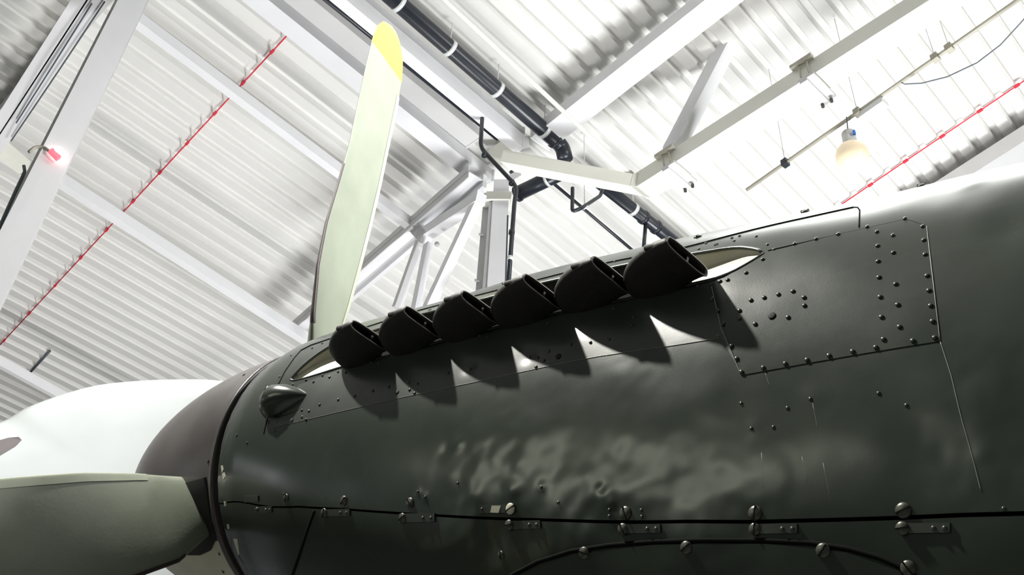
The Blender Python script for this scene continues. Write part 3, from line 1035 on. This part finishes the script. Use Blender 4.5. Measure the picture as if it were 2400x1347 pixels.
# lower blister panel edge
blis = [(1095, 1600), (1105, 1520), (1130, 1440), (1175, 1375), (1200, 1347), (1260, 1316), (1340, 1291), (1430, 1277), (1530, 1269), (1650, 1266), (1790, 1266), (1900, 1272), (1990, 1286), (2060, 1306), (2120, 1332), (2160, 1360), (2205, 1420), (2225, 1500), (2235, 1600)]
seam_line(blis, .0045, 'blister_edge', dense=6)
bp_ = patch('lower_blister', [(1125, 1590), (1345, 1600), (1530, 1600), (1790, 1600), (1985, 1600), (2205, 1590)], [(1150, 1430), (1225, 1345), (1345, 1299), (1530, 1277), (1790, 1274), (1985, 1294), (2110, 1338), (2180, 1430)], 70, 40, .004, M_PAINT)

# ---- nose blister (small intake fairing)


def nose_blister():
    tail = hit(722, 925)[0]; front = hit(632, 948)[0]
    ax = (tail - front); L = ax.length; ax.normalize()
    nn = hit(675, 938)[1]; nn = (nn - ax * nn.dot(ax)).normalized()
    sd = nn.cross(ax)
    prof = [(0.0, .033, .029), (.05, .040, .039), (.22, .042, .048), (.48, .037, .043), (.72, .024, .028), (.9, .010, .012), (1.0, .001, .001)]
    v, f = [], []
    n = 20
    for t, w, h in prof:
        c = front + ax * (t * L)
        base = BVH.find_nearest(c)[0]; c = Vector(base) - nn * .006
        for k in range(n + 1):
            a = math.pi * k / n
            v.append(c + sd * (w * math.cos(a)) + nn * (h * math.sin(a) + .004))
    for i in range(len(prof) - 1):
        for k in range(n):
            f.append([i * (n + 1) + k, i * (n + 1) + k + 1, (i + 1) * (n + 1) + k + 1, (i + 1) * (n + 1) + k])
    o = mesh_obj('intake_blister', v, f, M_PAINT, PLANE); fix_normals(o)
    tag(o, 'teardrop blister with a dark open front')
    vs = [front + ax * .012 + sd * (.031 * math.cos(math.pi * k / n)) + nn * (.026 * math.sin(math.pi * k / n)) for k in range(n + 1)]
    mesh_obj('blister_mouth', vs, [list(range(n + 1))], M_BLACK, o, smooth=False)
    fl = [front + ax * (L * .56 + math.cos(a) * L * .62) + sd * math.sin(a) * .045 for a in np.linspace(-2.2, 2.2, 40)]
    fl = [Vector(BVH.find_nearest(p)[0]) for p in fl]
    Geo().tube(fl, .0012, 6).build('blister_flange', M_GAP, o, smooth=True)


nose_blister()

# ---- exhaust stubs


def exhaust_mesh():
    LN, OUT = .136, .104
    nphi, n = 26, 28
    v, f = [], []
    phis = np.linspace(math.radians(-32), math.radians(90), nphi)

    def ring(phi, shrink=0.0, back=0.0):
        outer = Vector((-LN * math.copysign(abs(math.cos(phi)) ** 1.32, 1) - back, OUT * math.sin(phi), 0))
        inn = Vector((-.012 * max(0, math.cos(phi)) - back + .022 * max(0, math.sin(phi)) ** 2, -.014 + .010 * math.sin(phi), 0))
        c = (outer + inn) / 2; ax = (outer - inn) / 2
        t = (phi - phis[0]) / (phis[-1] - phis[0])
        h = .030 * (1 - t) ** 1.1 + .0125 * (1 - (1 - t) ** 1.1)
        pw = 2 + 1.6 * t
        R = []
        for k in range(n):
            a = 2 * math.pi * k / n
            cc, si = math.cos(a), math.sin(a)
            x = math.copysign(abs(cc) ** (2 / pw), cc); y = math.copysign(abs(si) ** (2 / pw), si)
            R.append(c + ax * (x * (1 - shrink / ax.length)) + Vector((0, 0, 1)) * (y * (h - shrink)))
        return R
    rings = [ring(p) for p in phis]
    # rolled lip and inside wall
    end = phis[-1]
    rings.append([p + Vector((.006, 0, 0)) for p in ring(end)])
    rings.append([p + Vector((.006, 0, 0)) for p in ring(end, .0032)])
    rings.append(ring(end, .0036, .012))
    rings.append(ring(end, .004, .045))
    for r in rings: v += r
    for i in range(len(rings) - 1):
        for k in range(n):
            f.append([i * n + k, i * n + (k + 1) % n, (i + 1) * n + (k + 1) % n, (i + 1) * n + k])
    f.append([(len(rings) - 1) * n + k for k in range(n)])
    f.append(list(range(n))[::-1])
    me = bpy.data.meshes.new('exhaust_stub')
    me.from_pydata([tuple(p) for p in v], [], f); me.update()
    me.polygons.foreach_set('use_smooth', [True] * len(me.polygons))
    bm = bmesh.new(); bm.from_mesh(me); bmesh.ops.recalc_face_normals(bm, faces=bm.faces[:]); bm.to_mesh(me); bm.free()
    me.materials.append(M_EXH)
    return me


ex_me = exhaust_mesh()
web = Geo().hexa([Vector(p) for p in [(-.03, .040, -.011), (.014, .040, -.011), (.013, .045, -.011), (-.03, .045, -.011), (-.03, .040, .011), (.014, .040, .011), (.013, .045, .011), (-.03, .045, .011)]])
web_me = bpy.data.meshes.new('mouth_web'); web_me.from_pydata([tuple(p) for p in web.v], [], web.f); web_me.materials.append(M_EXH)
weld = Geo().tube([Vector((-.140 * math.cos(a), .103 * math.sin(a), -.019 - .012 * math.cos(a))) for a in np.linspace(.1, 1.3, 10)], .0022, 6)
rim_pts = []
for k in range(41):
    a = 2 * math.pi * k / 40
    cc, si = math.cos(a), math.sin(a)
    x = math.copysign(abs(cc) ** (2 / 3.6), cc); y = math.copysign(abs(si) ** (2 / 3.6), si)
    o_, i_ = Vector((.0065, .104, 0)), Vector((.0285, -.004, 0))
    rim_pts.append((o_ + i_) / 2 + (o_ - i_) / 2 * x + Vector((0, 0, .0118 * y)))
rimg = Geo().tube(rim_pts, .0014, 6, caps=False)
rim_me = bpy.data.meshes.new('mouth_rim'); rim_me.from_pydata([tuple(p) for p in rimg.v], [], rimg.f); rim_me.materials.append(M_RIM)
gask = Geo().bar(Vector((-.15, -.03, -.046)), Vector((-.02, -.03, -.046)), Vector((0, .012, 0)), Vector((0, 0, .02)))
gask_me = bpy.data.meshes.new('flange_gasket'); gask_me.from_pydata([tuple(p) for p in gask.v], [], gask.f); gask_me.materials.append(M_ROD)
EXI = [(910, 810), (1033, 770), (1180, 742), (1322, 704), (1478, 667), (1652, 645)]
EXO = [(825, 750), (945, 718), (1090, 683), (1240, 648), (1395, 612), (1570, 575)]
lat = (PORT * math.cos(math.radians(3)) + AUP * math.sin(math.radians(3)))
thick = (-NOSE).cross(lat)
EX_S = [.570, .727, .884, 1.040, 1.197, 1.354]
for i, s in enumerate(EX_S):
    c = air(s - .029, .404 + .006 * min(i, 3) / 3, .084 + .018 * i / 5)
    M3 = Matrix((-NOSE, lat, thick)).transposed()
    o = inst(ex_me, 'exhaust_stub', c, M3.to_euler(), PLANE)
    w_ = bpy.data.objects.new('mouth_web', web_me); COL.objects.link(w_); w_.parent = o
    w_ = bpy.data.objects.new('mouth_rim', rim_me); COL.objects.link(w_); w_.parent = o
    w_ = bpy.data.objects.new('flange_gasket', gask_me); COL.objects.link(w_); w_.parent = o

# ---- rivets, screws, latches


def dome_mesh(name, r, h, m, n=10, slot=False):
    v, f = [], []
    rings = [(1.0, -.25), (1.0, .1), (.86, .55), (.5, .9)]
    for k, z in rings:
        for i in range(n):
            a = 2 * math.pi * i / n
            v.append((r * k * math.cos(a), r * k * math.sin(a), h * z))
    v.append((0, 0, h))
    for j in range(len(rings) - 1):
        for i in range(n):
            f.append([j * n + i, j * n + (i + 1) % n, (j + 1) * n + (i + 1) % n, (j + 1) * n + i])
    for i in range(n):
        f.append([(len(rings) - 1) * n + i, (len(rings) - 1) * n + (i + 1) % n, len(v) - 1])
    me = bpy.data.meshes.new(name)
    me.from_pydata(v, [], f)
    me.polygons.foreach_set('use_smooth', [True] * len(me.polygons)); me.update()
    me.materials.append(m)
    return me


RV = dome_mesh('rivet', .0031, .0016, M_RIVET)
def slotted(name, r, h, m):
    me = dome_mesh(name, r, h, m, 18)
    me.materials.append(M_GAP)
    bm = bmesh.new(); bm.from_mesh(me)
    g = Geo().bar(Vector((-r * .93, -r * .10, 0)), Vector((r * .93, -r * .10, 0)), Vector((0, r * .20, 0)), Vector((0, 0, h * 1.06)))
    vs = [bm.verts.new(p) for p in g.v]
    for q in g.f:
        bm.faces.new([vs[i] for i in q]).material_index = 1
    bm.to_mesh(me); bm.free()
    return me


SCW = slotted('screw', .0122, .0042, M_SCREW)
SCP = slotted('screw', .0122, .0036, M_CREAM)
HOLE = dome_mesh('rivet_hole', .0062, .0009, M_BLACK, 12)


def quat_on(nn, spin=0.0):
    return (nn.to_track_quat('Z', 'Y').to_matrix() @ Matrix.Rotation(spin, 3, 'Z')).to_euler()


def lift(P):
    s = to_air(P)[0]
    return float(relief(np.array([[P[0], P[1], P[2]]]), np.array([s]))[0])


def stud(me, name, px, py, parent, off=.002, spin=0.0, scale=1.0):
    P, nn = hit(px, py)
    return inst(me, name, P + nn * (lift(P) + off), quat_on(nn, spin), parent, (scale,) * 3)


def zz(lst, ox, oy, k):
    return [(ox + x / k, oy + y / k) for x, y in lst]


PLATE_R = zz([(1732, 272), (1831, 317), (1838, 394), (1846, 475), (1858, 595), (1868, 678), (1878, 763), (1888, 850), (1900, 942), (1778, 960), (1613, 952), (1570, 998), (1439, 1020), (1306, 1042), (1181, 1065), (1058, 1085), (933, 1107), (810, 1130), (783, 1055), (754, 985), (1521, 321), (1575, 350), (1580, 430), (1583, 517), (1588, 606), (1595, 715), (1602, 827), (1665, 369), (1668, 467), (1682, 643), (1693, 758), (1703, 882), (1357, 363), (1233, 390), (1112, 417), (1103, 681), (1020, 698), (940, 715), (865, 729), (800, 787), (800, 831), (888, 862), (1074, 826), (1165, 716), (1167, 761), (932, 502), (838, 577), (735, 617), (692, 625), (708, 862), (678, 790), (648, 722)], 1400, 400, 2.4)
for x, y in PLATE_R:
    stud(RV, 'rivet', x, y, plate, .0024, scale=1.25)
STRIP_R = (zz([(150, 1040), (230, 1050), (60, 1098), (325, 1293), (890, 1148), (980, 1163), (900, 1230), (950, 1262), (1300, 1050), (1528, 1000), (2160, 880), (2235, 995), (1640, 655), (1725, 675), (505, 945), (575, 955), (515, 1240), (685, 1200)], 760, 640, 4.49)
           + zz([(383, 1025), (435, 1050), (370, 1100), (475, 975), (955, 878), (808, 905), (655, 925), (463, 750), (995, 630), (1150, 700), (1140, 765), (1665, 450)], 1150, 540, 3.43)
           + zz([(1155, 588), (1225, 603), (980, 637), (1060, 655), (1490, 800), (1318, 840), (1122, 893), (1010, 960), (935, 950), (935, 1022), (978, 1048), (2060, 655), (2150, 670), (2070, 735), (2120, 770), (1850, 708), (1680, 748)], 500, 750, 4.49))
for x, y in STRIP_R:
    stud(RV, 'rivet', x, y, strip_, .0018)
for x, y in zz([(895, 371), (800, 368), (757, 378), (770, 395), (570, 437), (610, 405), (478, 430), (222, 485), (99, 512), (993, 443), (957, 417)], 1400, 400, 2.4) + zz([(1145, 245), (1040, 295), (820, 370), (697, 595)], 500, 750, 4.49) + zz([(1045, 378)], 760, 640, 4.49):
    stud(RV, 'rivet', x, y, cow2, .0005)
for x, y in [(1900, 935), (1845, 955), (2060, 922), (1760, 1003), (1812, 1000), (2125, 950), (1735, 943), (1270, 1142), (980, 1152), (997, 1165), (1073, 1132), (1310, 1238 - 60), (578, 1037), (555, 1020), (665, 1165 - 8), (2353, 1192)] + zz([(578, 1073), (668, 1075), (640, 1165), (840, 680)], 500, 750, 4.49) + zz([(1708, 935), (1705, 975), (1908, 937), (1910, 978)], 800, 850, 2.71):
    stud(RV, 'rivet', x, y, cow, .0006)
for x, y, sc, par in [(1809.6, 740.4, 1.1, plate), (1678, 572, .8, cow2), (931.5, 919.5, .85, strip_), (1311, 837, 1.0, strip_), (684, 984.5, .8, strip_), (1007, 725.7, .8, cow2)]:
    o = stud(HOLE, 'rivet_hole', x, y, par, .0026 if par is plate else .002 if par is strip_ else .0006, scale=sc)


def screw(px, py, parent, pale=False, spin=None, off=.001, sc=1.0):
    P, nn = hit(px, py)
    sp = random.uniform(0, 3.1) if spin is None else spin
    o = inst(SCP if pale else SCW, 'screw', P + nn * (lift(P) + off), quat_on(nn, sp), parent, (sc,) * 3)
    return o


for x, y, pale in [(671, 1166, 0), (807, 1173, 0), (962, 1178, 0), (1198, 1192, 1), (1467, 1202, 0), (1770, 1202, 0), (2118, 1196, 0), (624, 911, 0)]:
    screw(x, y, cow, bool(pale), sc=.72 if x < 700 else .95 if x > 1400 else .85, off=.0024 if pale else .001)
for x, y in [(1887, 496), (1635, 553), (1185, 664), (2160, 436)]:
    screw(x, y, cow2, sc=.7)
for x, y, sc in [(1173, 1243 + 57, .6), (1373, 1295, .85), (1614, 1283, .85), (1932, 1290, .9), (2131, 1331, .9)]:
    screw(x, y, bp_, off=.0045 if x > 1200 else .001, sc=sc)

# latch plates along the seam
LATCH = [((1186, 1268), (1220, 1240), low), ((1454, 1550), (1229, 1250), low), ((1762, 1870), (1228, 1251), low), ((2109, 2228), (1226, 1250), low), ((938, 1020), (1203, 1224), low), ((596, 638), (1187, 1202), low), ((755, 822), (1193, 1210), low),
         ((1127, 1208), (1183, 1203), cow), ((573, 605), (1162, 1177), cow)]
for (x0, x1), (y0, y1), par in LATCH:
    lp = patch('latch_plate', [(x0, y1), (x1, y1 - 2)], [(x0, y0), (x1, y0 - 1)], 10, 4, .0030, M_PAINT2, parent=par, skirt=.003)
    if par is low:
        screw(x0 + 8, (y0 + y1) / 2, par, off=.0035, sc=.8 if x1 - x0 > 60 else .55)
        stud(RV, 'rivet', x0 + (x1 - x0) * .68, (y0 + y1) / 2, par, .0034, scale=1.2)
        stud(RV, 'rivet', x0 + (x1 - x0) * .90, (y0 + y1) / 2, par, .0034, scale=1.2)
    elif x0 > 1000:
        stud(RV, 'rivet', x0 + 6, (y0 + y1) / 2, par, .0034)
        c_ = patch('chip_and_lit_strip', [(1152, 1201), (1171, 1202)], [(1156, 1185), (1177, 1185)], 4, 4, .0036, M_CREAM, parent=par, skirt=.001)
        tag(c_, 'bare cream patch of lost paint')
# chipped edge at the nose ring; the last piece paints in a lit strip
for pts in [[(519, 1092), (521, 1108), (524, 1100), (522, 1090)], [(521, 1110), (524, 1124), (529, 1116), (526, 1106)], [(525, 1175), (527, 1186), (531, 1184), (529, 1176)], [(532, 1228), (534, 1240), (538, 1238), (536, 1228)], [(547, 1262), (558, 1300), (561, 1298), (556, 1262)]]:
    P = [on_skin(x, y, .0012) for x, y in pts]
    Q = [on_skin(x, y, -.002) for x, y in pts]
    o = mesh_obj('chip_and_lit_strip', P + Q, [[0, 1, 2, 3], [7, 6, 5, 4], [0, 4, 5, 1], [1, 5, 6, 2], [2, 6, 7, 3], [3, 7, 4, 0]], M_CREAM, cow, smooth=False)
    fix_normals(o)

# ---- spinner
SPL = .72


def spinner_r(x):
    return .355 * max(0.0, 1 - x ** 1.65) ** (1 / 1.9)


def revolve(name, prof, m, parent, n=96):
    v, f = [], []
    for s, r in prof:
        for k in range(n):
            a = 2 * math.pi * k / n
            v.append(air(s, r * math.cos(a), r * math.sin(a)))
    for i in range(len(prof) - 1):
        for k in range(n):
            f.append([i * n + k, i * n + (k + 1) % n, (i + 1) * n + (k + 1) % n, (i + 1) * n + k])
    o = mesh_obj(name, v, f, m, parent); fix_normals(o)
    return o


xs = 1 - (1 - np.linspace(0, 1, 60)) ** 1.6
spin = revolve('spinner', [(-.030 - x * SPL, max(.0008, spinner_r(x) * .997)) for x in xs], M_SPIN, PLANE)
# cream lower quarter: bright reflection from below put into the colour
spin.data.materials.append(M_CREAM)
for p in spin.data.polygons:
    c = spin.matrix_basis @ p.center + base_of(PLANE)
    s, q, z = to_air(c)
    a = math.degrees(math.atan2(z, q))
    if -150 < a < -48: p.material_index = 1
ring_ = revolve('spinner_backplate', [(-.030, .20), (-.030, .352), (-.028, .3570), (-.017, .3570), (-.015, .352), (-.015, .20)], M_SPIN, PLANE)
for x, y in [(487, 1080), (490, 1104), (389, 1124), (571, 878), (513, 1298), (522, 1340)]:
    d = ray(x, y).normalized()
    # nearest point on the spinner along the ray
    best = None
    for k in range(500):
        P = EYE + d * (2.3 + k * .0025)
        s, q, z = to_air(P)
        xx = (-s - .030) / SPL
        if 0 <= xx <= 1 and math.hypot(q, z) <= spinner_r(xx) * .997 + .0004:
            best = P; break
    if best is not None:
        s, q, z = to_air(best)
        nn = (PORT * q + AUP * z).normalized() * .9 + NOSE * .35
        inst(HOLE, 'fastener_hole', best, quat_on(nn.normalized()), spin, (.8,) * 3)

# dark opening where the near blade leaves the spinner
SPBV = BVHTree.FromPolygons([tuple(v.co + base_of(PLANE)) for v in spin.data.vertices], [tuple(p.vertices) for p in spin.data.polygons])


def spin_hit(x, y):
    r = SPBV.ray_cast(EYE, ray(x, y).normalized())
    P, nn = (Vector(r[0]), Vector(r[1])) if r[0] is not None else (lambda q: (Vector(q[0]), Vector(q[1])))(SPBV.find_nearest(EYE + ray(x, y) * 2.72))
    s_, q_, z_ = to_air(P)
    if nn.dot(PORT * q_ + AUP * z_) < 0: nn = -nn
    return P, nn


lo_p = [(440, 1300), (470, 1300), (496, 1288), (508, 1262)]
up_p = [(414, 1137), (440, 1130), (470, 1122), (497, 1113)]
v_ = []
for i in range(13):
    t = i / 12
    x0, y0 = np.interp(t, [0, .33, .66, 1], [p[0] for p in lo_p]), np.interp(t, [0, .33, .66, 1], [p[1] for p in lo_p])
    x1, y1 = np.interp(t, [0, .33, .66, 1], [p[0] for p in up_p]), np.interp(t, [0, .33, .66, 1], [p[1] for p in up_p])
    for j in range(13):
        P, nn = spin_hit(x0 + (x1 - x0) * j / 12, y0 + (y1 - y0) * j / 12)
        v_.append(P + nn * .0015)
o = mesh_obj('blade_opening', v_, grid_faces(13, 13), M_BLACK, spin)
tag(o, 'black blade opening in the spinner')

# ---- propeller blades
PH = -.12   # blade plane, ahead of the backplate
BT = np.array([(.20, -.060, .050, 38, .110), (.30, -.085, .070, 36, .085), (.45, -.155, .100, 31, .056), (.60, -.170, .116, 26, .040), (.75, -.158, .120, 22, .030), (.90, -.132, .122, 19.5, .023),
               (1.05, -.115, .122, 18, .018), (1.20, -.116, .118, 17, .014), (1.35, -.117, .118, 16.5, .0115), (1.47, -.114, .108, 16, .009), (1.54, -.100, .088, 16, .007), (1.58, -.072, .055, 16, .005), (1.60, -.022, .015, 16, .003)])
YEL_R = 1.46


def blade(phi_deg, flip=False):
    ph = math.radians(phi_deg)
    rd = PORT * math.cos(ph) + AUP * math.sin(ph)
    tg = STB * math.sin(ph) + AUP * math.cos(ph)
    rs = sorted(set(list(np.linspace(.20, 1.5, 44)) + [YEL_R] + list(np.linspace(1.5, 1.6, 14))))
    n = 26

    def section(r):
        lo, hi, be, th = [float(np.interp(r, BT[:, 0], BT[:, k])) for k in (1, 2, 3, 4)]
        b = math.radians(be)
        ch = tg * math.cos(b) + NOSE * math.sin(b)
        nr = NOSE * math.cos(b) - tg * math.sin(b)
        R = []
        for k in range(n):
            a = 2 * math.pi * k / n
            x = .5 - .5 * math.cos(a)
            y = math.sin(a)
            yt = th * .5 * (1.9 * math.sqrt(max(x, 0)) * (1 - x) ** .8 if r > .42 else math.sqrt(max(0, x * (1 - x))) * 2)
            yy = yt * (1.0 if y > 0 else -.55) if abs(y) > 1e-6 else 0
            R.append(air(PH, 0, 0) + rd * r + ch * (lo + (hi - lo) * x) + nr * yy)
        return R

    def loft(name, rr, m, parent, cap0=False, cap1=False):
        v, f = [], []
        for r in rr: v += section(r)
        for i in range(len(rr) - 1):
            for k in range(n):
                f.append([i * n + k, i * n + (k + 1) % n, (i + 1) * n + (k + 1) % n, (i + 1) * n + k])
        if cap1: f.append([(len(rr) - 1) * n + k for k in range(n)])
        o = mesh_obj(name, v, f, m, parent); fix_normals(o)
        return o
    b_ = loft('propeller_blade', [r for r in rs if r <= YEL_R + 1e-6], M_BLADE, PLANE)
    def sheath(name, r0, r1, a0, a1, m):
        v, f = [], []
        rr = np.linspace(r0, r1, 30)
        na = 9
        for r in rr:
            lo, hi, be, th = [float(np.interp(r, BT[:, 0], BT[:, k])) for k in (1, 2, 3, 4)]
            b = math.radians(be)
            ch = tg * math.cos(b) + NOSE * math.sin(b)
            nr = NOSE * math.cos(b) - tg * math.sin(b)
            for a in np.linspace(a0, a1, na):
                x = .5 - .5 * math.cos(a); y = math.sin(a)
                yt = th * .5 * (1.9 * math.sqrt(max(x, 0)) * (1 - x) ** .8)
                yy = (yt + .0009) * (1.0 if y > 0 else -.55) - (.0005 if y < 0 else 0)
                if abs(y) < 1e-3: yy = 0
                v.append(air(PH, 0, 0) + rd * r + ch * (lo + (hi - lo) * x - .0012 * math.cos(a)) + nr * yy)
        f = grid_faces(len(rr), na)
        o = mesh_obj(name, v, f, m, b_); fix_normals(o)
        return o
    tag(sheath('edge_sheath', .43, 1.40, math.pi - .62, math.pi + .62, M_BOOT), 'paler protective strip along the blade edge')
    tag(sheath('edge_shade_strip', .43, .98, -.34, .34, M_EDGESH), 'shaded blade edge coloured as a dark brown strip')  # shade on the curved far side of the blade, laid on as colour
    t_ = loft('blade_tip', [r for r in rs if r >= YEL_R - 1e-6], M_YEL, b_, cap1=True)
    tag(t_, 'yellow painted blade tip')
    return b_, rd, tg


bA, *_ = blade(82)
tag(bA, 'upright blade with yellow tip')
bB, rdB, tgB = blade(-32)
tag(bB, 'near blade with a pale edge strip')
blade(205)
